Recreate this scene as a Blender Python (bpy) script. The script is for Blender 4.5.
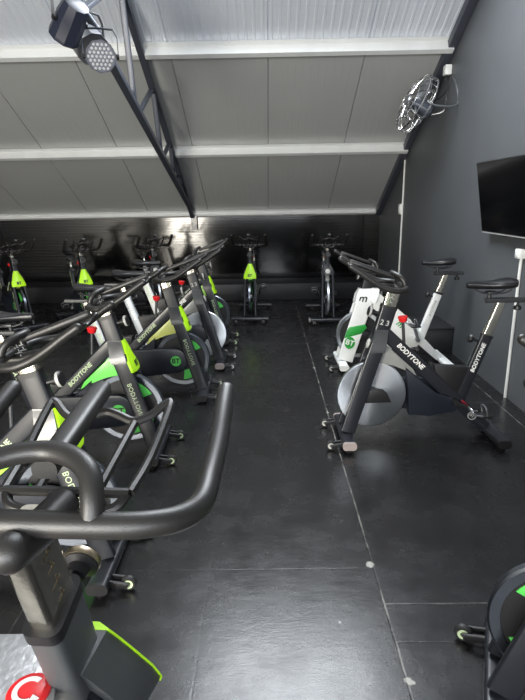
import bpy, bmesh, math, random
from mathutils import Vector, Matrix

random.seed(4)
for o in list(bpy.data.objects):
    bpy.data.objects.remove(o)
SC = bpy.context.scene
COL = SC.collection

# ------------------------------------------------------------------ camera
cam_d = bpy.data.cameras.new('camera'); cam = bpy.data.objects.new('camera', cam_d); COL.objects.link(cam)
H, PITCH, YAW, ROLL = 1.65, math.radians(15.9), math.radians(0.5), math.radians(-1.0)
_f = Vector((math.sin(-YAW)*math.cos(PITCH), math.cos(YAW)*math.cos(PITCH), -math.sin(PITCH)))
_r = Vector((math.cos(YAW), math.sin(YAW), 0)); _u = _r.cross(_f)
_r2 = _r*math.cos(ROLL) + _u*math.sin(ROLL); _u2 = -_r*math.sin(ROLL) + _u*math.cos(ROLL)
M = Matrix.Identity(4)
for i in range(3):
    M[i][0] = _r2[i]; M[i][1] = _u2[i]; M[i][2] = -_f[i]
M[2][3] = H
cam.matrix_world = M
cam_d.sensor_width = 36; cam_d.lens = 526/700*36; cam_d.clip_start = .02
SC.camera = cam

# ------------------------------------------------------------------ light
W = bpy.data.worlds.new('world'); SC.world = W; W.use_nodes = True
W.node_tree.nodes['Background'].inputs[0].default_value = (.80, .87, 1, 1)
W.node_tree.nodes['Background'].inputs[1].default_value = .6

def area(name, loc, target, sx, sy, power, col):
    l = bpy.data.lights.new(name, 'AREA'); l.shape = 'RECTANGLE'; l.size = sx; l.size_y = sy
    l.energy = power; l.color = col
    o = bpy.data.objects.new(name, l); COL.objects.link(o); o.location = loc
    o.rotation_euler = (Vector(target)-Vector(loc)).to_track_quat('-Z', 'Y').to_euler()
    return o
area('skylight_daylight', (.2, 4.415, 4.19), (.2, 4.415-.465, 4.19-.885), 1.96, 2.1, 270, (.90, .95, 1))
area('rear_fill_light', (-.6, -2.7, 2.1), (0, 6, 3.4), 4.6, 1.9, 440, (.93, .96, 1))  # unseen area lamp, added for general light and a brighter ceiling
area('rear_doorway_daylight', (-3.2, -2.75, 1.2), (-2.4, 6, 1.2), 1.5, 2.3, 480, (1, .94, .82))
vs = SC.view_settings
vs.view_transform = 'Standard'; vs.look = 'None'; vs.gamma = 1; vs.exposure = 0.0
vs.use_curve_mapping = False

# ------------------------------------------------------------------ materials
def mat(name, col, rough=.5, metal=0., coat=0., spec=.5, noise=None, bump=None, trans=0.):
    m = bpy.data.materials.new(name); m.use_nodes = True
    nt = m.node_tree; b = nt.nodes['Principled BSDF']
    b.inputs['Base Color'].default_value = (*col, 1); b.inputs['Roughness'].default_value = rough
    b.inputs['Metallic'].default_value = metal; b.inputs['Coat Weight'].default_value = coat
    b.inputs['Specular IOR Level'].default_value = spec
    tc = nt.nodes.new('ShaderNodeTexCoord')
    n = nt.nodes.new('ShaderNodeTexNoise'); nt.links.new(tc.outputs['Object'], n.inputs['Vector'])
    sc, var = noise or (14, .12)
    n.inputs['Scale'].default_value = sc; n.inputs['Detail'].default_value = 5
    r = nt.nodes.new('ShaderNodeMapRange'); r.inputs[3].default_value = 1-var; r.inputs[4].default_value = 1+var
    nt.links.new(n.outputs['Fac'], r.inputs[0])
    mx = nt.nodes.new('ShaderNodeMix'); mx.data_type = 'RGBA'; mx.blend_type = 'MULTIPLY'; mx.inputs[0].default_value = 1
    mx.inputs[6].default_value = (*col, 1); nt.links.new(r.outputs[0], mx.inputs[7]); nt.links.new(mx.outputs[2], b.inputs['Base Color'])
    if bump:
        n2 = nt.nodes.new('ShaderNodeTexNoise'); n2.inputs['Scale'].default_value = bump[0]; n2.inputs['Detail'].default_value = 3
        nt.links.new(tc.outputs['Object'], n2.inputs['Vector'])
        bp = nt.nodes.new('ShaderNodeBump'); bp.inputs['Strength'].default_value = bump[1]; bp.inputs['Distance'].default_value = .002
        nt.links.new(n2.outputs['Fac'], bp.inputs['Height']); nt.links.new(bp.outputs[0], b.inputs['Normal'])
    return m

def srgb(r, g, b):
    return tuple(((c/255+.055)/1.055)**2.4 if c > 10 else c/255/12.92 for c in (r, g, b))

MT = dict(
    black=mat('black_paint', srgb(30, 32, 38), .32, 0, .15),
    navy=mat('dark_navy_plastic', srgb(29, 33, 42), .35),
    charcoal=mat('charcoal_paint', srgb(52, 54, 57), .38, bump=(300, .15)),
    plastic=mat('black_plastic', srgb(24, 24, 26), .45),
    rubber=mat('black_foam_rubber', srgb(36, 35, 34), .40, bump=(500, .25)),
    vinyl=mat('black_saddle_vinyl', srgb(28, 28, 30), .3, bump=(250, .15)),
    lime=mat('lime_plastic', srgb(176, 232, 30), .35),
    panel_green=mat('green_panel', srgb(112, 222, 92), .3),
    panel_lime=mat('lime_panel', srgb(160, 222, 82), .3),
    panel_olive=mat('olive_panel', srgb(186, 192, 104), .3),
    panel_grey=mat('grey_panel', srgb(132, 134, 132), .3),
    logo_green=mat('logo_green', srgb(90, 205, 90), .4),
    deep_green=mat('deep_green', srgb(40, 150, 60), .4),
    chrome=mat('brushed_chrome', (.74, .70, .61), .20, 1, noise=(60, .22), bump=(160, .12)),
    chrome_plain=mat('polished_chrome', (.78, .78, .78), .15, 1),
    steel=mat('brushed_steel', (.66, .69, .73), .30, 1, noise=(9, .12)),
    rim=mat('dark_steel_rim', (.20, .22, .26), .30, 1),
    bronze=mat('brass_knob', (.55, .45, .32), .3, 1),
    white=mat('white_paint', srgb(226, 228, 226), .35),
    white_text=mat('white_print', srgb(235, 235, 232), .5),
    mint_text=mat('mint_print', srgb(196, 214, 172), .5),
    grey_text=mat('grey_print', srgb(170, 170, 168), .5),
    dark_text=mat('black_print', srgb(20, 24, 20), .5),
    red=mat('red_plastic', srgb(222, 36, 40), .35),
    red_dull=mat('dark_red_print', srgb(150, 40, 56), .4),
    wheel=mat('grey_rubber', srgb(34, 34, 35), .5),
    hub=mat('pale_hub', srgb(190, 190, 184), .4),
    pad=mat('grey_end_cap', srgb(150, 138, 136), .45),
    truss=mat('truss_steel', srgb(72, 76, 86), .38, .2),
    galv=mat('galvanised_purlin', srgb(226, 228, 228), .38, .15, noise=(5, .08)),
    conduit=mat('white_conduit', srgb(228, 228, 224), .4),
    screen=mat('tv_glass', srgb(8, 9, 11), .12, noise=(4, .05)),
    bezel=mat('tv_bezel', srgb(18, 18, 20), .35),
    lamp_body=mat('lamp_body', srgb(34, 38, 52), .4),
    lamp_metal=mat('lamp_metal', srgb(150, 152, 156), .3, .8),
    foil=mat('silver_foil', srgb(165, 165, 166), .38, .5, noise=(60, .25), bump=(60, 1.0)),
    silver_paint=mat('silver_paint', srgb(178, 184, 190), .35, .3),
    graphite=mat('graphite_paint', srgb(66, 68, 70), .42, bump=(300, .15)),
    slider=mat('dark_slider_steel', srgb(58, 59, 61), .38, .3),
    lens=mat('led_lens', srgb(165, 165, 168), .2),
)

# brushed radial flywheel
def disc_mat():
    m = MT['steel']; nt = m.node_tree; b = nt.nodes['Principled BSDF']
    b.inputs['Anisotropic'].default_value = .75
    tg = nt.nodes.new('ShaderNodeTangent'); tg.direction_type = 'RADIAL'; tg.axis = 'Y'
    nt.links.new(tg.outputs[0], b.inputs['Tangent'])
disc_mat()

# ------------------------------------------------------------------ mesh helpers
def V(*a): return Vector(a)
class MB:
    def __init__(s): s.bm = bmesh.new()
    def box(s, c, d, rot=None, bev=0.):
        r = bmesh.ops.create_cube(s.bm, size=1)
        vs = r['verts']
        m = Matrix.Translation(c) @ (rot.to_4x4() if rot else Matrix.Identity(4)) @ Matrix.Diagonal((*d, 1))
        bmesh.ops.transform(s.bm, matrix=m, verts=vs)
        if bev:
            es = list({e for v in vs for e in v.link_edges})
            bmesh.ops.bevel(s.bm, geom=es, offset=bev, segments=2, affect='EDGES', profile=.5)
        return s
    def sweep(s, path, prof, ref=V(0, 1, 0), closed=False, cap=True, scale=None):
        path = [Vector(p) for p in path]; n = len(path); rings = []
        for i, p in enumerate(path):
            if closed: t = path[(i+1) % n]-path[i-1]
            else: t = path[min(i+1, n-1)]-path[max(i-1, 0)]
            t.normalize()
            a = ref - t*ref.dot(t)
            if a.length < 1e-4: a = t.orthogonal()
            a.normalize(); b = t.cross(a)
            k = scale[i] if scale else 1
            rings.append([s.bm.verts.new(p + (a*x + b*y)*k) for x, y in prof])
        m = len(prof)
        for i in range(n if closed else n-1):
            A, B = rings[i], rings[(i+1) % n]
            for j in range(m):
                s.bm.faces.new((A[j], A[(j+1) % m], B[(j+1) % m], B[j]))
        if cap and not closed:
            s.bm.faces.new(rings[0][::-1]); s.bm.faces.new(rings[-1])
        return s
    def tube(s, path, r, n=10, ref=V(0, 0, 1), closed=False, round_ends=False):
        prof = [(math.cos(2*math.pi*k/n)*r, math.sin(2*math.pi*k/n)*r) for k in range(n)]
        path = [Vector(p) for p in path]
        sc = None
        if round_ends:
            a = (path[0]-path[1]).normalized(); b = (path[-1]-path[-2]).normalized()
            pre = [path[0]+a*r*.95, path[0]+a*r*.7, path[0]+a*r*.35]
            post = [path[-1]+b*r*.35, path[-1]+b*r*.7, path[-1]+b*r*.95]
            sc = [.25, .71, .93]+[1]*len(path)+[.93, .71, .25]
            path = pre+path+post
        # parallel transport
        rings = []; N = len(path); a = None
        for i, p in enumerate(path):
            t = (path[(i+1) % N]-path[i-1]) if closed else (path[min(i+1, N-1)]-path[max(i-1, 0)])
            t.normalize()
            if a is None:
                a = ref - t*ref.dot(t)
                if a.length < 1e-3: a = t.orthogonal()
            else: a = a - t*a.dot(t)
            a.normalize(); b = t.cross(a); k = sc[i] if sc else 1
            rings.append([s.bm.verts.new(p+(a*x+b*y)*k) for x, y in prof])
        for i in range(N if closed else N-1):
            A, B = rings[i], rings[(i+1) % N]
            for j in range(n): s.bm.faces.new((A[j], A[(j+1) % n], B[(j+1) % n], B[j]))
        if not closed:
            s.bm.faces.new(rings[0][::-1]); s.bm.faces.new(rings[-1])
        return s
    def lathe(s, prof, origin=V(0, 0, 0), axis=V(0, 0, 1), n=24, closed=False):
        axis = Vector(axis).normalized(); a = axis.orthogonal().normalized(); b = axis.cross(a); rings = []
        for r, h in prof:
            rings.append([s.bm.verts.new(origin+axis*h+(a*math.cos(2*math.pi*k/n)+b*math.sin(2*math.pi*k/n))*max(r, 1e-4)) for k in range(n)])
        L = len(rings)
        for i in range(L if closed else L-1):
            A, B = rings[i], rings[(i+1) % L]
            for j in range(n): s.bm.faces.new((A[j], A[(j+1) % n], B[(j+1) % n], B[j]))
        if not closed:
            s.bm.faces.new(rings[0][::-1]); s.bm.faces.new(rings[-1])
        return s
    def prism(s, poly, y0, y1, bev=0., mapf=None):
        """polygon in XZ extruded along Y"""
        mapf = mapf or (lambda x, z, y: V(x, y, z))
        A = [s.bm.verts.new(mapf(x, z, y0)) for x, z in poly]; B = [s.bm.verts.new(mapf(x, z, y1)) for x, z in poly]
        n = len(poly); fs = [s.bm.faces.new(A), s.bm.faces.new(B[::-1])]
        for i in range(n): s.bm.faces.new((A[i], B[i], B[(i+1) % n], A[(i+1) % n]))
        if bev:
            es = list({e for f in fs for e in f.edges})
            bmesh.ops.bevel(s.bm, geom=es, offset=bev, segments=2, affect='EDGES', profile=.5)
        return s
    def loft(s, secs):
        rings = [[s.bm.verts.new(Vector(p)) for p in sec] for sec in secs]; m = len(rings[0])
        for A, B in zip(rings, rings[1:]):
            for j in range(m): s.bm.faces.new((A[j], A[(j+1) % m], B[(j+1) % m], B[j]))
        s.bm.faces.new(rings[0][::-1]); s.bm.faces.new(rings[-1])
        return s
    def build(s, name, m, parent=None, sharp=35):
        bmesh.ops.recalc_face_normals(s.bm, faces=s.bm.faces)
        me = bpy.data.meshes.new(name); s.bm.to_mesh(me); s.bm.free()
        for p in me.polygons: p.use_smooth = True
        me.set_sharp_from_angle(angle=math.radians(sharp))
        me.materials.append(MT[m] if isinstance(m, str) else m)
        o = bpy.data.objects.new(name, me); COL.objects.link(o); o.parent = parent
        return o

def rr(w, h, r=.008, n=3):
    pts = []
    for cx, cy, a0 in ((w/2-r, h/2-r, 0), (-w/2+r, h/2-r, 90), (-w/2+r, -h/2+r, 180), (w/2-r, -h/2+r, 270)):
        for k in range(n+1):
            a = math.radians(a0+90*k/n); pts.append((cx+r*math.cos(a), cy+r*math.sin(a)))
    return pts
def smooth(pts, n=6):
    P = [Vector(p) for p in pts]; out = []
    for i in range(len(P)-1):
        p0, p1, p2, p3 = P[max(i-1, 0)], P[i], P[i+1], P[min(i+2, len(P)-1)]
        for k in range(n):
            t = k/n
            out.append(.5*((2*p1)+(p2-p0)*t+(2*p0-5*p1+4*p2-p3)*t*t+(3*p1-p0-3*p2+p3)*t**3))
    out.append(P[-1]); return out
def arc(cx, cz, r, a0, a1, n=16):
    return [(cx+r*math.cos(math.radians(a0+(a1-a0)*k/n)), cz+r*math.sin(math.radians(a0+(a1-a0)*k/n))) for k in range(n+1)]

def text(name, body, size, m, origin, xdir, ydir, parent=None, bold=.0, shear=0., depth=.0006, space=1.):
    """lettering centred on origin, reading along xdir with its top towards ydir"""
    cu = bpy.data.curves.new(name, 'FONT'); cu.body = body; cu.size = size; cu.extrude = depth; cu.offset = bold
    cu.align_x = 'CENTER'; cu.align_y = 'CENTER'; cu.shear = shear; cu.space_character = space; cu.resolution_u = 3
    t = bpy.data.objects.new(name, cu); COL.objects.link(t)
    dg = bpy.context.evaluated_depsgraph_get(); dg.update()
    me = bpy.data.meshes.new_from_object(t.evaluated_get(dg))
    bpy.data.objects.remove(t); bpy.data.curves.remove(cu)
    x = Vector(xdir).normalized(); y = Vector(ydir); y = (y-x*y.dot(x)).normalized(); z = x.cross(y)
    mm = Matrix.Identity(4)
    for i in range(3): mm[i][0] = x[i]; mm[i][1] = y[i]; mm[i][2] = z[i]; mm[i][3] = origin[i]
    me.transform(mm); me.name = name
    me.materials.clear(); me.materials.append(MT[m])
    o = bpy.data.objects.new(name, me); COL.objects.link(o); o.parent = parent
    return o

def tag(o, label, cat, group=None):
    o['label'] = label; o['category'] = cat
    if group: o['group'] = group
    return o
def empty(name, loc=(0, 0, 0), rz=0.):
    o = bpy.data.objects.new(name, None); COL.objects.link(o); o.location = loc; o.rotation_euler.z = rz
    o.empty_display_size = .1
    return o
def struct(o): o['kind'] = 'structure'; return o
def copy_tree(o, parent=None):
    c = o.copy(); COL.objects.link(c); c.parent = parent
    for ch in list(KIDS.get(o.name, [])) or [x for x in bpy.data.objects if x.parent == o]:
        copy_tree(ch, c)
    return c
KIDS = {}

# ------------------------------------------------------------------ setting
XR, XL, YB, YF = 2.03, -4.70, 9.6, -3.0
ZB, SL = 1.44, .525
def roof(y): return ZB+SL*(YB-y)
def grid_mesh(name, f, us, vs_, m):
    bm = bmesh.new(); g = [[bm.verts.new(f(u, v)) for v in vs_] for u in us]
    for i in range(len(us)-1):
        for j in range(len(vs_)-1): bm.faces.new((g[i][j], g[i+1][j], g[i+1][j+1], g[i][j+1]))
    me = bpy.data.meshes.new(name); bm.to_mesh(me); bm.free(); me.materials.append(m)
    o = bpy.data.objects.new(name, me); COL.objects.link(o); return o

# floor of rubber mats: seams, dust in the seams, scuffs and scratches are part of the surface
def floor_mat():
    m = bpy.data.materials.new('rubber_mats'); m.use_nodes = True; nt = m.node_tree; L = nt.links.new
    b = nt.nodes['Principled BSDF']; tc = nt.nodes.new('ShaderNodeTexCoord')
    def math_(op, a, b_=None, c=None):
        n = nt.nodes.new('ShaderNodeMath'); n.operation = op
        for i, v in enumerate((a, b_, c)):
            if v is None: continue
            if isinstance(v, (int, float)): n.inputs[i].default_value = v
            else: L(v, n.inputs[i])
        return n.outputs[0]
    def noise(scale, detail=4, vec=None, rough=.6):
        n = nt.nodes.new('ShaderNodeTexNoise'); n.inputs['Scale'].default_value = scale; n.inputs['Detail'].default_value = detail
        n.inputs['Roughness'].default_value = rough
        L(vec or tc.outputs['Object'], n.inputs['Vector']); return n.outputs['Fac']
    def mapping(scale, rot=(0, 0, 0)):
        n = nt.nodes.new('ShaderNodeMapping'); n.inputs['Scale'].default_value = scale; n.inputs['Rotation'].default_value = rot
        L(tc.outputs['Object'], n.inputs['Vector']); return n.outputs[0]
    def ramp(v, a, b_, c=0., d=1.):
        n = nt.nodes.new('ShaderNodeMapRange'); n.inputs[1].default_value = a; n.inputs[2].default_value = b_
        n.inputs[3].default_value = c; n.inputs[4].default_value = d; L(v, n.inputs[0]); return n.outputs[0]
    sp = nt.nodes.new('ShaderNodeSeparateXYZ'); L(tc.outputs['Object'], sp.inputs[0]); X, Y = sp.outputs[0], sp.outputs[1]
    wob = math_('MULTIPLY', math_('SUBTRACT', noise(3), .5), .012)
    Xw = math_('ADD', X, wob); Yw = math_('ADD', Y, wob)
    def line(v, at, w): return ramp(math_('ABSOLUTE', math_('SUBTRACT', v, at)), w*.4, w, 1, 0)
    def both(a, b_): return math_('MULTIPLY', a, b_)
    def more(a, b_): return math_('MAXIMUM', a, b_)
    right = ramp(X, .479, .481); left = ramp(X, .479, .481, 1, 0)
    sx = line(Xw, .48, .0055)
    for at, k in ((-.28, .05), (1.90, .7), (-1.05, .2)):
        sx = more(sx, math_('MULTIPLY', line(Xw, at, .006), k))
    sy = line(Yw, 6.06, .007)
    for at, side_, k in ((2.07, left, .18), (4.44, left, .35), (1.845, right, .9), (1.645, right, .5), (4.1, right, .3), (7.9, left, .3)):
        sy = more(sy, math_('MULTIPLY', both(line(Yw, at, .0055), side_), k))
    chip = None
    for cx_, cy_, r_ in ((.470, 2.095, .022), (.486, 1.475, .018), (.50, 1.47, .008), (.48, 3.93, .012), (1.95, 3.62, .02), (.28, 1.75, .008), (.478, 5.1, .016)):
        dx_ = math_('SUBTRACT', X, cx_); dy_ = math_('SUBTRACT', Y, cy_)
        d_ = math_('SQRT', math_('ADD', both(dx_, dx_), both(dy_, dy_)))
        d_ = math_('ADD', d_, math_('MULTIPLY', math_('SUBTRACT', noise(40), .5), .03))
        c_ = ramp(d_, r_*.7, r_, 1, 0); chip = c_ if chip is None else more(chip, c_)
    seam = math_('MAXIMUM', sx, math_('MULTIPLY', sy, .55))
    dust = ramp(noise(7, 6), .42, .64)
    seam_d = math_('MULTIPLY', seam, math_('ADD', math_('MULTIPLY', dust, .85), .12))
    scr = ramp(noise(10, 6, mapping((1, 9, 1), (0, 0, .25))), .70, .80)
    scr2 = ramp(noise(9, 6, mapping((8, 1, 1), (0, 0, .1))), .71, .80)
    speck = ramp(noise(26, 3), .73, .80)
    marks = math_('MULTIPLY', math_('MAXIMUM', math_('MAXIMUM', scr, scr2), speck), .35)
    big = ramp(noise(1.3, 5), .3, .7, .75, 1.3)
    fac = math_('MAXIMUM', math_('MAXIMUM', seam_d, marks), math_('MULTIPLY', chip, 1.5))
    mx = nt.nodes.new('ShaderNodeMix'); mx.data_type = 'RGBA'
    L(math_('MULTIPLY', fac, .55), mx.inputs[0]); mx.inputs[6].default_value = (*srgb(26, 26, 27), 1); mx.inputs[7].default_value = (*srgb(170, 168, 160), 1)
    m2 = nt.nodes.new('ShaderNodeMix'); m2.data_type = 'RGBA'; m2.blend_type = 'MULTIPLY'; m2.inputs[0].default_value = 1
    L(mx.outputs[2], m2.inputs[6]); L(big, m2.inputs[7]); L(m2.outputs[2], b.inputs['Base Color'])
    L(ramp(noise(5, 6), .25, .75, .19, .33), b.inputs['Roughness'])
    h = math_('ADD', math_('MULTIPLY', noise(9, 8, mapping((1, 1.8, 1)), .7), .45), math_('MULTIPLY', seam, -.8))
    h = math_('ADD', h, math_('MULTIPLY', noise(90, 3), .05))
    bp = nt.nodes.new('ShaderNodeBump'); bp.inputs['Strength'].default_value = .35; bp.inputs['Distance'].default_value = .006
    L(h, bp.inputs['Height']); L(bp.outputs[0], b.inputs['Normal'])
    b.inputs['Specular IOR Level'].default_value = .5
    return m
def slab(name, x0, x1, y0, y1, z0, z1, m): return struct(MB().box(V((x0+x1)/2, (y0+y1)/2, (z0+z1)/2), (x1-x0, y1-y0, z1-z0)).build(name, m))
slab('floor', XL, XR, YF, YB, -.1, 0, floor_mat())
wall_m = mat('dark_grey_wall_paint', srgb(80, 83, 86), .55, noise=(2.5, .10), bump=(60, .08))
black_wall = mat('black_wall_paint', srgb(20, 21, 23), .38, noise=(3, .12))
corr_m = mat('black_corrugated_sheet', srgb(8, 9, 10), .10, noise=(3, .15), bump=(3.5, .2))
step_m = mat('black_step', srgb(40, 41, 43), .45)
panel_m = mat('pale_roof_panel', srgb(194, 196, 195), .40, .25, noise=(1.5, .05))

slab('wall_right', XR, XR+.1, YF, YB+.1, -.1, 5.5, wall_m)
slab('wall_left', XL-.1, XL, YF, YB+.1, -.1, 5.5, black_wall)
slab('wall_rear', XL-.1, XR+.1, YF-.1, YF, -.1, 3.4, wall_m)
# corrugated back wall, ribs running across
zs = []; prof = []
z = -.02
while z < ZB+.2:
    prof.append((0, z)); prof.append((0, z+.030)); prof.append((-.006, z+.0345)); prof.append((-.006, z+.0535)); z += .058
struct(grid_mesh('wall_back', lambda u, v: V(u, YB+prof[v][0], prof[v][1]), [XL-.1, XR+.1], list(range(len(prof))), corr_m))
struct(MB().box(V((XL+XR)/2, (8.9+YB)/2, .14), (XR-XL, YB-8.9-.012, .28), bev=.012).build('trim_1', step_m)).location.y = -.006
sb = empty('storage_box', (1.80, 5.82, 0)); tag(sb, 'low black box on the floor against the right wall, behind the white bike', 'box')
MB().box(V(0, 0, .135), (.44, .56, .27), bev=.008).build('body', step_m, sb)
MB().box(V(0, 0, .283), (.455, .575, .026), bev=.006).build('lid', step_m, sb)

# ribbed roof panels with real ribs and panel seams
xs = [XL]; px = []
def rib_profile():
    x = XL; out = []
    k0 = math.ceil((XL-.06)/1.05)
    while x < 1.99:
        ph = ((x-.06) % 1.05)
        out.append((x, 0)); x += .0
        if ph < .012 or ph > 1.04:
            out[-1] = (x, .022)
        x += .0125 if (ph < .03 or ph > 1.02) else .0175
    return out
pts = []
seams = [.06+1.05*k for k in range(-5, 3)]
x = XL
while x < 2.0:
    pts.append((x, 0.)); pts.append((x+.050, 0.)); pts.append((x+.058, -.0035)); pts.append((x+.078, -.0035)); pts.append((x+.086, 0.)); x += .0875
for s_ in seams:
    pts = [p for p in pts if abs(p[0]-s_) > .006] + [(s_-.006, 0.), (s_-.003, .02), (s_+.003, .02), (s_+.006, 0.)]
pts = sorted(p for p in pts if XL <= p[0] <= 2.0)
SKY = (-.8, 1.2, 3.45, 5.40)     # skylight opening x0,x1,y0,y1
ribbed_m = mat('roof_panel_painted_light', srgb(226, 231, 240), .36, .25, noise=(1.5, .04))  # paler roof panel colour, painting in the stronger light on the upper band
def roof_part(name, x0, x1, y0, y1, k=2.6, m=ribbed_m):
    pp = [(x0, 0.)]+[(p[0], p[1]*(k if p[1] < 0 else 1)) for p in pts if x0 < p[0] < x1]+[(x1, 0.)]
    nrm = V(0, SL, 1).normalized()
    return struct(grid_mesh(name, lambda u, v: V(pp[u][0], v, roof(v))+nrm*pp[u][1], list(range(len(pp))), [y0, y1], m))
RIDGE = 2.6
roof_part('ceiling', XL, 2.0, 6.19, YB, .22, panel_m)
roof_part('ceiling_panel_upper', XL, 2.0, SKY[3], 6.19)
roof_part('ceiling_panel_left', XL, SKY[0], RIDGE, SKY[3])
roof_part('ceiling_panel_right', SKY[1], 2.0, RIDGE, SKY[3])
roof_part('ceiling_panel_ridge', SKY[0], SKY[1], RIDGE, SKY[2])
struct(grid_mesh('ceiling_rear', lambda u, v: V(u, v, roof(RIDGE)-SL*(RIDGE-v)), [XL, 2.03], [YF-.1, RIDGE], panel_m))
# purlins (Z sections)
for i, y in enumerate((YB-.06, 7.83, 6.19)):
    zt = roof(y)-.006; m_ = MB()
    h = .105 if i else .065
    ang = Matrix.Rotation(-math.atan(SL), 3, 'X')
    c = V((XL+2.0)/2, y, zt)
    m_.box(c+ang@V(0, 0, -h/2), (2.0-XL, .006, h), ang)
    m_.box(c+ang@V(0, .028, -h), (2.0-XL, .06, .006), ang)
    m_.box(c+ang@V(0, -.028, -.004), (2.0-XL, .06, .006), ang)
    struct(m_.build('trim_%d' % (3+i), 'galv'))
# dark edge girder following the roof slope along the right wall
d = V(0, -1, SL).normalized()
struct(MB().sweep([V(1.985, YB-.02, roof(YB-.02)-.05), V(1.985, 3.0, roof(3.0)-.05)], rr(.09, .10, .005), ref=V(1, 0, 0)).build('trim_8', 'truss'))
struct(MB().box(V(-1.25, YB-.05, 1.28), (.10, .08, .24)).build('trim_9', 'black'))

# ------------------------------------------------------------------ roof truss with lamps
XT = -1.27
tr = empty('roof_truss', (XT, 6.9, roof(6.9)))
tag(tr, 'dark steel lattice truss running down under the sloping roof to the back wall', 'truss')
def bar(name, a, b, w, h, m, parent, org):
    o_ = V(*org); return MB().sweep([Vector(a)-o_, Vector(b)-o_], rr(w, h, .006), ref=V(1, 0, 0)).build(name, m, parent)
org = (XT, 6.9, roof(6.9))
def up(y): return V(XT, y, roof(y)-.10)
def lo(y): return V(XT, y, 2.765-.285*(y-4.98))
bar('upper_chord', up(9.5), up(3.2), .07, .06, 'truss', tr, org)
bar('lower_chord', lo(9.45), lo(3.2), .07, .06, 'truss', tr, org)
for a, b, k in ((up(5.45), lo(5.66), .055), (lo(5.82), up(6.62), .05), (up(6.66), lo(6.9), .055), (lo(7.02), up(7.56), .05),
             (up(7.62), lo(7.78), .05), (lo(7.9), up(8.25), .05), (up(8.3), lo(8.5), .05), (up(5.40), lo(4.25), .06), (lo(4.2), up(3.9), .055)):
    bar('brace', a, b, k, .035, 'truss', tr, org)

def stage_lamp(loc, direction, r, L, label, leds, hang):
    root = empty('stage_light', loc)
    tag(root, label, 'stage light')
    d = Vector(direction).normalized()
    n = 8
    MB().lathe([(r*.55, -L*.55), (r*.8, -L*.5), (r*.98, -L*.1), (r, L*.38), (r*1.02, L*.40), (r*1.02, L*.5), (r*.93, L*.5), (r*.93, L*.42), (.001, L*.42)], V(0, 0, 0), d, 10).build('housing', 'lamp_metal' if 'shiny' in label else 'lamp_body', root, 30)
    f = MB().lathe([(r*.92, L*.425), (r*.92, L*.44), (.001, L*.44)], V(0, 0, 0), d, 24).build('front_plate', 'truss' if leds else 'lamp_metal', root)
    a = d.cross(V(0, 0, 1)).normalized(); b = a.cross(d)
    if leds:
        m_ = MB()
        for i in range(-3, 4):
            for j in range(-3, 4):
                u = (i+.5*(j % 2))*r*.27; v = j*r*.235
                if math.hypot(u, v) < r*.84:
                    m_.lathe([(r*.1, L*.44), (r*.1, L*.46), (r*.05, L*.49)], a*u+b*v, d, 8)
        l_ = m_.build('lens_cluster', 'lens', f)
    # yoke: U bracket from the sides up to the chord
    h = Vector(hang)-Vector(loc)
    p = [a*r*1.15, a*r*1.15+V(0, 0, r*1.2), a*r*.9+V(0, 0, r*1.65), V(0, 0, r*1.7), -a*r*.9+V(0, 0, r*1.65), -a*r*1.15+V(0, 0, r*1.2), -a*r*1.15]
    MB().sweep(p, rr(.03, .006, .001, 1), ref=d.cross(V(0,0,1)).cross(V(0,0,1))).build('yoke', 'lamp_metal' if not leds else 'truss', root)
    MB().tube([V(0, 0, r*1.68), h], .012).build('clamp', 'truss', root)
    for s in (-1, 1):
        MB().lathe([(.018, 0), (.018, .02)], a*s*r*1.0, a*s, 10).build('knob', 'plastic', root)
    return root
stage_lamp((-1.225, 3.80, 2.77), (-.60, .50, -.62), .098, .24, 'dark can-shaped stage lamp with pale yoke, leftmost lamp hanging on the roof truss', False, (XT, 3.80, lo(3.80).z-.03))
stage_lamp((-1.25, 4.22, 2.755), (.50, -.45, -.60), .118, .17, 'shiny round stage lamp hanging between the two other truss lamps', False, (XT, 4.22, lo(4.22).z-.01))
stage_lamp((-1.10, 3.99, 2.61), (.25, -.94, -.25), .100, .12, 'round stage lamp with dotted white LED face, lowest on the roof truss', True, (XT, 3.99, lo(3.99).z-.03))

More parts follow.
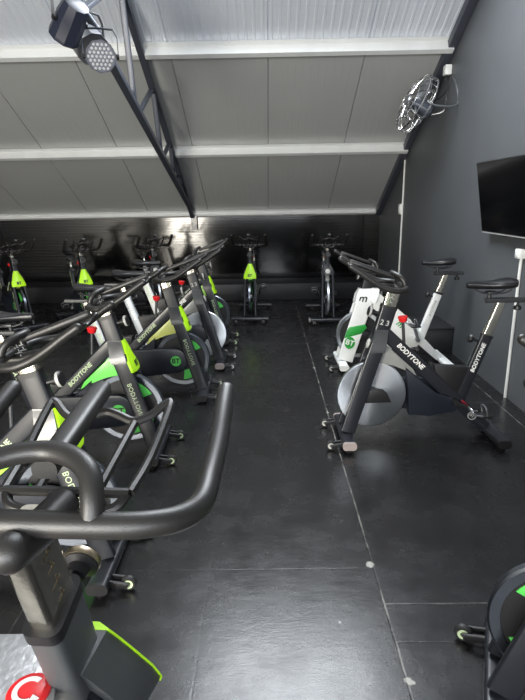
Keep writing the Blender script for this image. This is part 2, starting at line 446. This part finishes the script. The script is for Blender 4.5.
# ------------------------------------------------------------------ wall fan
def wall_fan():
    c = V(1.62, 6.2, 2.635); nrm = V(-.84, -.12, .40).normalized()
    root = empty('wall_fan', c)
    tag(root, 'round metal cage fan on a bent tube bracket high on the right wall', 'fan')
    a = nrm.orthogonal().normalized(); b = nrm.cross(a); R = .30
    g = MB()
    def P(r, t, h): return (a*math.cos(t)+b*math.sin(t))*r+nrm*h
    for r, h in ((R, .0), (R, -.09), (R*.66, .055), (R*.3, .068), (R*.66, -.13)):
        g.tube([P(r, 2*math.pi*k/32, h) for k in range(32)], .0055 if r < R else .008, 6, closed=True)
    for k in range(22):
        t = 2*math.pi*k/22
        g.tube([P(R*.22, t, .07), P(R*.6, t, .062), P(R*.85, t, .035), P(R, t, 0), P(R, t, -.09), P(R*.85, t, -.12), P(R*.3, t, -.145)], .0035, 5)
    g.build('cage', 'chrome_plain', root)
    MB().lathe([(.001, .085), (.05, .082), (.06, .07), (.06, .065)], V(0, 0, 0), nrm, 20).build('badge', 'lamp_metal', root)
    MB().lathe([(.04, .02), (.05, -.02), (.075, -.10), (.08, -.2), (.05, -.23)], V(0, 0, 0), nrm, 20).build('motor', 'truss', root)
    for k in range(3):
        t0 = 2*math.pi*k/3; secs = []
        for i in range(6):
            f = i/5; r = .05+.21*f; w = .10+.32*math.sin(f*2.2+.4)
            tw = .045*(1-.3*f)
            lead = P(r, t0-w, -.025-tw*.6); trail = P(r, t0+w, -.025+tw*.6)
            mid = (lead+trail)/2*1.03
            th = nrm*.002
            secs.append([lead+th, mid+th, trail+th, trail-th, mid-th, lead-th])
        MB().loft(secs).build('blade', 'lamp_metal', root)
    wx = XR-c.x
    m_ = MB()
    back = -nrm*.18
    for s in (-1, 1):
        side = V(0, s*.17, 0)
        p0 = back*.4+side*1.85; 
        m_.tube(smooth([p0, p0+V(.10, 0, -.05), V(wx-.01, s*.22, -.06), V(wx-.006, s*.15, .12), V(wx-.006, s*.03, .24)], 5), .011, 8)
    m_.build('bracket', 'lamp_metal', root)
    MB().box(V(wx-.035, .10, .33), (.07, .10, .10), bev=.01).build('switch_box', 'white', root)['label'] = 'white switch box'
    MB().tube(smooth([V(wx-.035, .10, .28), V(wx-.06, .03, .10), V(.16, 0, -.04), back*1.2], 6), .006, 6).build('cord', 'plastic', root)
wall_fan()

# ------------------------------------------------------------------ television
def tv():
    c = V(1.905, 4.30, 1.635); root = empty('television', c)
    tag(root, 'flat black television mounted high on the right wall, tilted downwards', 'television')
    R = Matrix.Rotation(math.radians(-10), 3, 'Y')   # top leans into the room
    def tr_(p): return R@Vector(p)
    w, h = 1.12, .60
    b = MB(); b.box(tr_((.016, 0, 0)), (.036, w, h), R, .006); b.build('housing', 'bezel', root)
    MB().box(tr_((-.0035, 0, .004)), (.004, w-.016, h-.026), R).build('screen', 'screen', root)
    MB().box(tr_((-.001, .0, -h/2+.004)), (.006, w-.004, .008), R).build('trim_strip', 'grey_text', root)
    MB().box(tr_((.045, 0, -.04)), (.02, .5, .32), R, .005).box(V(.085, 0, .02), (.07, .3, .12), None, .005).build('wall_bracket', 'plastic', root)
    MB().box(tr_((.0, .10, -h/2-.006)), (.012, .05, .012), R, .003).build('sensor', 'plastic', root)
tv()

# ------------------------------------------------------------------ conduits
def conduit(y, z0, z1, boxz, boxs, label, lean=0., boxy=0.):
    root = empty('cable_conduit', (XR-.012, y, z0)); tag(root, label, 'conduit')
    MB().tube([V(0, 0, .002), V(0, lean, z1-z0)], .012, 10).build('pipe', 'conduit', root)
    s = MB().box(V(-.012, boxy, boxz-z0), boxs, None, .008).build('socket_box', 'conduit', root)
    MB().box(V(-.012-boxs[0]/2, boxy, boxz-z0), (.012, boxs[1]*.6, boxs[2]*.6), None, .003).build('socket_face', 'white', s)
    return root
conduit(8.0, .30, 2.17, 1.49, (.045, .12, .15), 'long white conduit with a small socket box, on the right wall near the back corner', 0, .05)
conduit(4.2, .0, 1.19, 1.21, (.05, .085, .075), 'white conduit topped by a small box, rising from the floor below the television')

# ------------------------------------------------------------------ exercise bikes
def make_bike(kind, lift=0., crank=200., side_panel='panel_green', pale_text='white_text', tilt=0., drop=0.):
    fm = {'white': 'white'}.get(kind, 'black')
    root = empty('exercise_bike')
    # feet
    for nm, xc in (('front_foot', .515), ('rear_foot', -.515)):
        f = MB().sweep([V(xc, -.245, .056), V(xc, .245, .056)], rr(.052, .09, .02, 4), ref=V(0, 0, 1)).build(nm, fm, root)
        for s in (-1, 1):
            MB().sweep([V(xc, s*.243, .056), V(xc, s*.262, .056)], rr(.056, .094, .022, 4), ref=V(0, 0, 1)).build('end_cap', 'pad' if (kind == 'silver' and nm[0] == 'f') else ('white' if kind == 'white' else 'plastic'), f)
            MB().lathe([(.026, 0), (.028, .008), (.012, .014), (.008, .034)], V(xc, s*.21, 0), V(0, 0, 1), 14).build('levelling_foot', 'plastic', f)
    for s in (-1, 1):
        x, y = .635, s*.19
        w = MB().lathe([(.014, -.012), (.030, -.012), (.034, -.007), (.034, .007), (.030, .012), (.014, .012)], V(x, y, .036), V(0, 1, 0), 20, True).build('transport_wheel', 'wheel', root)
        MB().lathe([(.011, -.0125), (.021, -.0132), (.021, .0132), (.011, .0125)], V(x, y, .036), V(0, 1, 0), 18, True).build('hub', 'hub' if kind != 'green' else 'mint_text', w)
        MB().lathe([(.007, -.018), (.007, .018)], V(x, y, .036), V(0, 1, 0), 10).build('axle', 'chrome_plain', w)
        MB().sweep([V(.53, y-s*.022, .055), V(x, y-s*.022, .036)], rr(.01, .03, .004), ref=V(0, 1, 0)).sweep([V(.53, y+s*.022, .055), V(x, y+s*.022, .036)], rr(.01, .03, .004), ref=V(0, 1, 0)).build('wheel_bracket', 'plastic', root)
    # fork
    dpt = .155 if kind == 'white' else .100
    fo = .02 if kind == 'white' else 0
    for s in (-1, 1):
        leg = MB().sweep([V(.505-fo, s*.078, .085), V(.345-fo, s*.068, .62), V(.315-fo, s*.058, .705)], rr(.032, dpt, .010), ref=V(0, 1, 0)).build('fork_leg', fm, root)
        if kind == 'green':
            ax = V(.505-.345, s*.010, .085-.62).normalized()
            text('lettering', 'BODYTONE', .042, 'mint_text', V(.408, s*.0887, .415), ax, V(ax.z, 0, -ax.x)*(1 if s < 0 else -1), leg, 0, .1, space=1.08)
        if kind == 'white':
            ax = V(.505-.345, 0, .085-.62).normalized()
            yd = V(ax.z, 0, -ax.x)*(1 if s < 0 else -1)
            e = MB().prism([(.445+.052*math.cos(t*.3142), .27+.062*math.sin(t*.3142)) for t in range(20)], s*.088, s*.0965).build('emblem', 'deep_green', leg)
            text('letters', 'BT', .075, 'white_text', V(.445, s*.0975, .27), V(-s*.95, 0, -.3), V(-s*-.3*0-.3, 0, .95), leg, .001)
            MB().prism([(.50, .315), (.33, .36), (.28, .42), (.30, .455), (.45, .43), (.475, .40)], s*.084, s*.090, .002).build('swoosh', 'deep_green', leg)
            text('logo', 'm', .11, 'dark_text', V(.33, s*.0775, .71), V(-s*-1*-1 if False else (-1 if s > 0 else 1), 0, 0), V(0, 0, 1), leg, .002, .25)
    # crown
    def rect(x0, x1, y, z, dz=0): return [V(x0, -y, z+dz), V(x1, -y, z), V(x1, y, z), V(x0, y, z+dz)]
    if kind == 'white':
        MB().loft([rect(.20, .40, .074, .66), rect(.17, .385, .066, .74), rect(.16, .355, .04, .80)]).build('fork_crown', fm, root)
    else:
        MB().loft([rect(.272, .37, .086, .655), rect(.262, .362, .082, .70), rect(.245, .335, .036, .79), rect(.243, .331, .033, .80)]).build('fork_crown', 'charcoal' if kind == 'silver' else fm, root)
    # front cap
    if kind in ('green', 'lime_edge'):
        secs = []; fill = []
        for z, w, xf in ((.60, .084, .412), (.615, .088, .410), (.66, .080, .392), (.72, .058, .370), (.77, .038, .352), (.800, .028, .338)):
            if kind == 'lime_edge': z += .065; w = w*1.2+.006
            d_ = .018 if kind == 'green' else .010
            secs.append([V(xf-d_, -w-.004, z), V(xf-.004, -w, z), V(xf+.010, -w*.45, z), V(xf+.010, w*.45, z), V(xf-.004, w, z), V(xf-d_, w+.004, z)])
            fill.append([V(xf-.11, -w*.8, z), V(xf-d_-.001, -w, z), V(xf-d_-.001, w, z), V(xf-.11, w*.8, z)])
        cp = MB().loft(secs).build('front_cap', 'lime', root); cp['label'] = 'lime front cap'
        if kind == 'lime_edge': MB().loft(fill).build('head_cover', 'graphite', root)
        ax = V(.412-.386, 0, .60-.66).normalized()
        text('lettering', 'BT', .05, 'dark_text', V(.4125, 0, .645), V(0, 1, 0), -ax, cp, .002)
    elif kind == 'silver':
        MB().lathe([(.032, 0), (.034, .006), (.028, .010), (.001, .010)], V(.366, 0, .70), V(.95, 0, .32), 20).build('front_emblem', 'hub', root)
    # head sleeve and post
    a0, a1 = V(.296, 0, .750), V(.243, 0, .950)
    ax = (a1-a0).normalized()
    if kind == 'lime_edge': a1 = a1+ax*.055; lift -= .055
    sm = 'white' if kind == 'white' else ('graphite' if kind == 'lime_edge' else fm)
    MB().sweep([a0, a1], rr(.058, .108, .016, 4), ref=V(0, 1, 0)).build('head_sleeve', 'plastic' if kind == 'white' else sm, root)
    MB().sweep([a1-ax*.012, a1+ax*.012], rr(.064, .114, .018, 4), ref=V(0, 1, 0)).build('sleeve_collar', 'plastic', root)
    top = a1+ax*(.125+lift)
    po = MB().sweep([a1-ax*.08, top-ax*.03], rr(.042, .090, .010, 3), ref=V(0, 1, 0)).build('handlebar_post', 'chrome', root)
    for s in (-1, 1):
        mk = MB()
        for k in range(5):
            c = a1+ax*(.035+.026*k*(1+lift*3)) ; c.y = s*.0213
            nn = V(ax.z, 0, -ax.x)
            mk.box(c, (.030 if k % 2 else .02, .001, .0035), Matrix((nn, V(0, 1, 0), ax)).transposed())
            mk.box(c+ax*.006+nn*.004, (.0035, .001, .016), Matrix((nn, V(0, 1, 0), ax)).transposed())
        mk.build('scale_marks', 'bronze' if kind == 'lime_edge' else 'grey_text', po)
    if kind == 'silver':
        text('lettering', '2 3', .05, 'grey_text', a0+ax*.10+V(0, .0288, 0), V(-1, 0, -.25), V(-.25, 0, 1), root, .001)
        text('lettering', '2 3', .05, 'grey_text', a0+ax*.10+V(0, -.0288, 0), V(1, 0, .25), V(-.25, 0, 1), root, .001)
    # knob in front of the sleeve
    kd = V(ax.z, 0, -ax.x)
    kb = a0+ax*(.235 if kind == 'lime_edge' else .15)+kd*.048
    kn = MB().lathe([(.012, 0), (.012, .03), (.018, .032), (.020, .050), (.033, .054), (.034, .072), (.028, .078), (.001, .078)], kb, kd, 18).build('adjustment_knob', 'plastic', root)
    MB().lathe([(.0345, .058), (.0355, .062), (.0355, .068), (.0345, .072)], kb, kd, 18).build('knob_ring', 'bronze' if kind == 'lime_edge' else 'grey_text', kn)
    # handlebar
    zc = top.z+.012; xo = top.x-.205+.05
    hb = MB()
    half = [(.20, -.0, .0)]
    def mir(p): return [(x, -y, z) for x, y, z in reversed(p)]
    side = [(.485, -.226, .158), (.43, -.228, .122), (.36, -.230, .072), (.29, -.228, .030), (.225, -.228, .006), (.165, -.212, .0), (.128, -.175, .0), (.115, -.11, .0)]
    path = smooth(side+mir(side), 4)
    hb.tube([V(x+xo, y, z+zc) for x, y, z in path], .0185, 12, round_ends=True)
    arch = [(.115, -.098, .0), (.120, -.096, .035), (.140, -.082, .066), (.165, -.045, .082), (.178, 0, .086)]
    hb.tube([V(x+xo, y, z+zc) for x, y, z in smooth(arch+mir(arch)[1:], 5)], .0165, 12)
    hbo = hb.build('handlebar', 'rubber', root)
    MB().sweep([V(.17+xo, 0, .060+zc), V(.30+xo, 0, .107+zc), V(.445+xo, 0, .160+zc), V(.458+xo, 0, .165+zc)], rr(.042, .032, .013, 4), ref=V(0, 1, 0), scale=[.9, 1, 1, .8]).build('centre_grip', 'rubber', hbo)
    rk = MB()
    fr = [(.25, -.105, .008), (.33, -.115, .05), (.435, -.122, .128), (.445, -.112, .134), (.43, -.085, .112), (.42, -.055, .102), (.425, -.025, .112), (.43, 0, .118)]
    rk.tube([V(x+xo, y, z+zc) for x, y, z in smooth(fr+mir(fr)[1:], 4)], .0085, 8)
    rk.tube([V(.25+xo, -.105, .008+zc), V(.25+xo, .105, .008+zc)], .0085, 8)
    lw = [(.25, -.1, .006), (.235, -.085, -.012), (.23, -.04, -.02), (.23, 0, -.02)]
    rk.tube([V(x+xo, y, z+zc) for x, y, z in smooth(lw+mir(lw)[1:], 4)], .0085, 8)
    for s in (-1, 1):
        rk.tube([V(.42+xo, s*.058, .10+zc), V(.25+xo, s*.05, .006+zc)], .0085, 8)
    rk.build('bottle_rack', 'rubber', hbo)
    MB().tube([V(.085+xo, 0, -.030+zc), V(.15+xo, 0, -.026+zc), V(.235+xo, 0, -.010+zc)], .027, 14, round_ends=True).build('stem', 'rubber', hbo)
    if tilt:
        pv = V(.115+xo, 0, zc); tm = Matrix.Translation(pv) @ Matrix.Rotation(tilt, 4, 'Y') @ Matrix.Translation(-pv)
        for h_ in [hbo]+list(hbo.children): h_.data.transform(tm)
    if kind == 'lime_edge':
        for h_ in [hbo]+list(hbo.children):
            if h_.name.startswith('centre_grip'): h_.data.transform(Matrix.Translation((.17+xo, -.004, 0)) @ Matrix.Rotation(math.radians(4.5), 4, 'Z') @ Matrix.Translation((-.17-xo, 0, 0)))
            h_.data.transform(Matrix.Translation((0, -.03, 0)))
    root['_base'] = .115+xo; root['_zc'] = zc
    # main diagonal beam
    b0, b1 = V(.262, 0, .772), V(-.475, 0, .075)
    bx = (b1-b0).normalized(); up_ = V(-bx.z, 0, bx.x)
    if up_.z < 0: up_ = -up_
    bh = .17 if kind == 'white' else .088
    if kind == 'white':
        bm_ = MB().loft([[b0+up_*.05+V(0, s1*.034, 0) if q else b0-up_*.10+V(0, s1*.034, 0) for q, s1 in ((1, -1), (1, 1), (0, 1), (0, -1))],
                         [V(-.12, 0, .44)+up_*.06+V(0, s1*.036, 0) if q else V(-.12, 0, .44)-up_*.12+V(0, s1*.036, 0) for q, s1 in ((1, -1), (1, 1), (0, 1), (0, -1))],
                         [V(-.28, 0, .27)+up_*.035+V(0, s1*.036, 0) if q else V(-.28, 0, .27)-up_*.05+V(0, s1*.036, 0) for q, s1 in ((1, -1), (1, 1), (0, 1), (0, -1))],
                         [b1+up_*.03+V(0, s1*.03, 0) if q else b1-up_*.03+V(0, s1*.03, 0) for q, s1 in ((1, -1), (1, 1), (0, 1), (0, -1))]])
        beam = bm_.build('frame_beam', fm, root)
        for s in (-1, 1):
            text('logo', 'm', .09, 'deep_green', V(-.06, s*.0365, .44), -bx if s < 0 else bx, up_, beam, .002, .25)
    else:
        beam = MB().sweep([b0, b0.lerp(b1, .5), b1], rr(.062, bh, .012, 3), ref=V(0, 1, 0)).build('frame_beam', fm, root)
        for s in (-1, 1):
            c = b0.lerp(b1, .235 if kind == 'silver' else .29)+V(0, s*.0316, 0)+up_*.006
            text('lettering', 'BODYTONE', .046 if kind == 'silver' else .040, pale_text, c, -bx if s < 0 else bx, up_, beam, .0012, .15)
            if kind == 'silver':
                q = b0.lerp(b1, .80)
                Mx = Matrix((bx, V(0, 1, 0), up_)).transposed()
                MB().box(b0.lerp(b1, .775)+V(0, s*.0313, 0)+up_*.026, (.11, .001, .018), Mx).build('stripe', 'red_dull', beam)
                g = b0.lerp(b1, .86)+V(0, s*.0315, 0)
                MB().lathe([(.026, 0), (.026, .001), (.032, .001), (.032, 0)], g, V(0, s, 0), 20, True).build('round_logo', 'grey_text', beam)
                text('lettering', 'BT', .032, 'grey_text', g, -bx if s < 0 else bx, up_, beam, .0008)
    # triangular side panel
    if kind != 'white':
        pl = [(.302, .712), (.335, .60), (.345, .548)]+[(.335-.262*math.cos(math.radians(t)), .315+.258*math.sin(math.radians(t))) for t in (84, 70, 55, 47)]+[(.045, .535)]
        pm = {'silver': 'panel_grey'}.get(kind, side_panel)
        MB().prism([(.298, .735), (.345, .56), (.30, .572), (.20, .552), (.10, .507), (.03, .465), (.06, .52)], -.026, .026, .004).build('side_panel', pm, root)
    # flywheel
    fc = V(.335, 0, .335)
    if kind in ('green', 'white'):
        fw = MB().lathe([(.001, -.010), (.205, -.010), (.205, .010), (.001, .010)], fc, V(0, 1, 0), 48).build('flywheel', 'plastic', root)
        MB().lathe([(.200, -.016), (.232, -.018), (.240, -.012), (.240, .012), (.232, .018), (.200, .016)], fc, V(0, 1, 0), 56, True).build('rim', 'rim' if kind == 'green' else 'steel', fw)
        if kind == 'green':
            for k in range(3):
                a_ = 30+120*k
                poly = arc(fc.x, fc.z, .188, a_, a_+62, 10)+arc(fc.x, fc.z, .105, a_+56, a_+6, 8)
                MB().prism(poly, -.0135, .0135, .002).build('insert', 'logo_green', fw)['label'] = 'green flywheel insert'
        MB().lathe([(.035, -.03), (.045, -.02), (.045, .02), (.035, .03)], fc, V(0, 1, 0), 20).build('hub', 'chrome_plain', fw)
    else:
        fw = MB().lathe([(.001, -.012), (.055, -.012), (.058, -.016), (.225, -.018), (.236, -.017), (.240, -.012), (.240, .012), (.236, .017), (.225, .018), (.058, .016), (.055, .012), (.001, .012)], fc, V(0, 1, 0), 64).build('flywheel', 'steel', root)
        MB().lathe([(.03, -.035), (.04, -.02), (.04, .02), (.03, .035)], fc, V(0, 1, 0), 20).build('hub', 'chrome_plain', fw)
    for s in (-1, 1):
        MB().prism([(.46, .285), (.44, .345), (.34, .385), (.265, .38), (.235, .355), (.205, .29)], s*.034, s*.062, .005).build('hub_bracket', 'plastic', root)
    # belt cover
    body = [(.115, .535), (-.10, .345), (-.20, .325), (-.27, .285), (-.28, .245), (-.24, .205), (-.08, .175), (.07, .185), (.075, .25), (.085, .36), (.10, .45)]
    MB().prism(body, -.034, .040, .006).build('belt_cover', 'white' if kind == 'white' else 'navy', root)
    cov = arc(.27, .33, .112, -90, 90, 10)+arc(-.19, .30, .125, 90, 270, 10)
    bc = MB().prism(cov, -.066, -.040, .008).build('chain_guard', 'white' if kind == 'white' else 'navy', root)
    if kind != 'silver':
        e = MB().lathe([(.045, 0), (.045, .002), (.001, .002)], V(.285, -.066, .33), V(0, -1, 0), 28).build('emblem', 'logo_green', bc)
        text('letters', 'BT', .06, 'dark_text', V(.285, -.0690, .33), V(1, 0, 0), V(0, 0, 1), bc, .002)
    if kind != 'white':
        MB().prism([(-.085, .545), (-.365, .525), (-.37, .50), (-.305, .30), (-.20, .36), (-.10, .46)], -.0225, .0225, .004).build('gusset_cover', 'plastic', root)
    # cranks and pedals
    cc = V(-.235, 0, .285)
    for s, ang in ((1, crank), (-1, crank+180)):
        dr = V(math.cos(math.radians(ang)), 0, math.sin(math.radians(ang)))
        y = s*.095
        MB().sweep([cc+V(0, y, 0), cc+V(0, y, 0)+dr*.17], rr(.018, .030, .006), ref=V(0, 1, 0)).lathe([(.022, 0), (.022, abs(y)-.03)], cc+V(0, s*.03, 0), V(0, s, 0), 14).build('crank_arm', 'plastic' if kind != 'white' else 'lamp_metal', root)
        pc = cc+dr*.17+V(0, s*.155, 0)
        pd = MB().box(pc, (.095, .085, .018), None, .004).lathe([(.008, 0), (.008, .06)], cc+dr*.17+V(0, s*.10, 0), V(0, s, 0), 8).build('pedal', 'plastic', root)
        MB().tube(smooth([pc+V(.02, -.045, .01), pc+V(.075, -.042, .02), pc+V(.09, -.03, .05), pc+V(.09, .03, .05), pc+V(.075, .042, .02), pc+V(.02, .045, .01)], 3), .006, 6).tube(smooth([pc+V(-.01, -.045, .01), pc+V(0, -.045, .055), pc+V(0, 0, .07), pc+V(0, .045, .055), pc+V(-.01, .045, .01)], 3), .005, 6).build('toe_cage', 'lamp_metal', pd)
    # seat tube, post, slider, saddle
    s0, s1 = V(-.272, 0, .27), V(-.428, 0, .742)
    sx_ = (s1-s0).normalized()
    st = MB().sweep([s0, s1], rr(.046, .078, .010), ref=V(0, 1, 0)).build('seat_tube', fm, root)
    MB().sweep([s1-sx_*.01, s1+sx_*.008], rr(.052, .084, .012), ref=V(0, 1, 0)).build('tube_collar', 'plastic', st)
    for s in (-1, 1):
        text('lettering', 'BODYTONE', .039 if kind != 'white' else .030, 'grey_text' if kind == 'white' else pale_text, s0.lerp(s1, .68)+V(0, s*.0236, 0), sx_, V(-sx_.z, 0, sx_.x)*(-1 if s > 0 else 1)*-1*-1, st, .0012, .15)
    s2 = s1+sx_*(.25-drop*1.05)
    DZ = s2.z-(s1+sx_*.25).z; DX = s2.x-(s1+sx_*.25).x; n0 = len(root.children)
    MB().sweep([s1-sx_*.05, s2], rr(.034, .058, .008), ref=V(0, 1, 0)).build('seat_post', 'chrome', root)
    sl = MB().sweep([V(-.395, 0, .985), V(-.675, 0, .985)], rr(.040, .032, .006), ref=V(0, 1, 0)).build('seat_slider', 'slider', root)
    MB().lathe([(.008, 0), (.008, .02), (.022, .024), (.026, .045), (.020, .05)], V(-.615, 0, .968), V(0, 0, -1), 14).build('knob', 'plastic', sl)
    k2 = s1-sx_*.05+V(sx_.z, 0, -sx_.x)*.038
    MB().lathe([(.010, 0), (.010, .04), (.026, .044), (.030, .062), (.022, .072)], k2, V(sx_.z, 0, -sx_.x), 16).build('seat_knob', 'plastic', root)
    sad = []
    for x, w, zt, zb in [(x_, w_, zt_+.022, zb_+.004) for x_, w_, zt_, zb_ in ((-.262, .010, 1.082, 1.070), (-.270, .018, 1.092, 1.062), (-.31, .024, 1.096, 1.058), (-.37, .032, 1.093, 1.056), (-.43, .052, 1.094, 1.055), (-.48, .078, 1.102, 1.056), (-.53, .092, 1.110, 1.058), (-.565, .084, 1.112, 1.064), (-.583, .05, 1.106, 1.075))]:
        sad.append([V(x, w*math.cos(t*math.pi/8), (zt+zb)/2+(zt-zb)/2*math.copysign(abs(math.sin(t*math.pi/8))**.8, math.sin(t*math.pi/8))) for t in range(16)])
    sa = MB().loft(sad).build('saddle', 'vinyl', root)
    rl = MB()
    for s in (-1, 1): rl.tube(smooth([V(-.33, s*.012, 1.058), V(-.38, s*.02, 1.035), V(-.50, s*.024, 1.035), V(-.55, s*.04, 1.062)], 3), .005, 6)
    rl.build('rails', 'slider', sa)
    MB().lathe([(.014, .985), (.014, 1.04)], V(-.42, 0, 0), V(0, 0, 1), 12).box(V(-.43, 0, 1.036), (.06, .06, .02), None, .004).build('saddle_clamp', 'slider', root)
    if drop:
        for h_ in [c_ for c_ in root.children if c_.name.split('.')[0] in ('seat_slider', 'saddle', 'saddle_clamp')]:
            for q_ in [h_]+list(h_.children): q_.data.transform(Matrix.Translation((DX, 0, DZ)))
    # brake / resistance lever
    if kind != 'lime_edge': MB().tube([V(.125, 0, .68), V(.142, 0, .85)], .011, 10).build('resistance_rod', 'charcoal' if kind != 'white' else 'lamp_metal', root)
    if kind != 'lime_edge': MB().lathe([(.016, 0), (.026, .008), (.030, .026), (.034, .032), (.030, .040), (.001, .042)], V(.141, 0, .845), V(.1, 0, 1), 16).build('brake_knob', 'red', root)
    return root

def place(o, x, y, yaw_deg, label, group):
    o.location = (x, y, 0); o.rotation_euler.z = math.radians(yaw_deg)
    tag(o, label, 'exercise bike', group); return o
def recolour(o, part, m):
    for c in o.children_recursive:
        if c.name.split('.')[0] == part:
            c.material_slots[0].link = 'OBJECT'; c.material_slots[0].material = MT[m]

GR = 'exercise bikes ranked around the studio'
g = make_bike('green', -.04, 35, 'panel_green', 'mint_text', drop=.13)
sv = make_bike('silver', .01)
sv2 = make_bike('silver', -.045, drop=.13)
wh = make_bike('white', -.10, 70, drop=.05)
nb = make_bike('lime_edge', .155, 200, tilt=.29)
# left rank, from the nearest outwards
place(g, -1.265, 3.28, 0, 'black and lime bike with bright green side panel, third in the left rank', GR)
def gcopy(x, y, a, label, panel=None):
    c = copy_tree(g); place(c, x, y, a, label, GR)
    if panel: recolour(c, 'side_panel', panel)
    return c
def scopy(x, y, a, label):
    c = copy_tree(sv2); place(c, x, y, a, label, GR); return c
gcopy(-1.26, 2.14, 0, 'black and lime bike just behind the foreground handlebar, its lime panel half hidden', 'panel_lime')
c4 = gcopy(-1.07, 4.39, 0, 'black bike with olive-yellow side panel, fourth in the left rank', 'panel_olive')
recolour(c4, 'seat_tube', 'silver_paint')
place(sv2, -.99, 5.27, 0, 'black bike with bare silver flywheel and grey panel, in the left rank', GR)
recolour(sv2, 'seat_tube', 'silver_paint')
recolour(gcopy(-1.01, 6.22, 0, 'black and lime bike farthest back in the left rank, nearest the aisle end', 'panel_lime'), 'seat_tube', 'white')
# back rank facing the camera
gcopy(-3.55, 7.25, -48, 'leftmost bike of the back rank, lime front cap turned towards the aisle', 'panel_olive')
gcopy(-2.62, 7.35, -58, 'back-rank bike with lime front cap, second from the left, beside the leftmost one')
scopy(-1.75, 8.0, -66, 'dark bike without lime cap in the back rank, half hidden behind the left rank')
gcopy(-.20, 7.72, -93, 'bike at the head of the aisle facing the camera with a lime front cap')
scopy(.86, 7.57, -92, 'black bike facing the camera right of the aisle end, round silver emblem on its fork')
# right rank
place(sv, 1.06, 3.46, 180, 'black bike with large silver flywheel, in front of the white bike on the right', GR)
place(wh, 1.27, 5.15, 180, 'white bike with green emblem, standing behind the black silver-wheeled bike', GR)
gcopy(1.25, 1.23, 157, 'partly seen bike with green flywheel inserts cut off at the bottom right corner')
# foreground
PH = 86; bl = nb['_base']
ox, oy = -.367-bl*math.cos(math.radians(PH)), .625-bl*math.sin(math.radians(PH))
place(nb, ox, oy, PH, 'foreground bike seen from above its handlebar, brass-rimmed knob and lime cap edge', GR)
def nl(x, y, z):
    a = math.radians(PH); dx, dy = x-ox, y-oy
    return V(dx*math.cos(a)+dy*math.sin(a), -dx*math.sin(a)+dy*math.cos(a), z)
outline = [(-.60, .829), (-.458, .829), (-.395, .777), (-.365, .686), (-.365, .55), (-.60, .55)]
lp = [nl(x, y, 0) for x, y in outline]
pt = MB().prism([(p.x, p.y) for p in lp], .835, .850, .003, mapf=lambda a, b, z: V(a, b, z)).build('top_plate', 'foil', nb)
pt['label'] = 'silver textured top plate'
dc = nl(-.414, .70, .850)
dk = MB().lathe([(.036, 0), (.036, .004), (.033, .006), (.001, .006)], dc, V(0, 0, 1), 32).build('decal', 'red', pt)
am = MB()
ar = [(.022*math.cos(math.radians(t)), .022*math.sin(math.radians(t))) for t in range(-30, 215, 12)]
am.sweep([dc+V(x, y, .0065) for x, y in ar], rr(.001, .009, .0004, 1), ref=V(0, 0, 1))
am.prism([(-.008, -.012), (-.032, -.008), (-.014, -.026)], .006, .0068, mapf=lambda a, b, z: dc+V(a, b, z))
am.build('arrow', 'white', pt)
for o_ in bpy.data.objects:
    for k_ in ('_base', '_zc'):
        if k_ in o_: del o_[k_]
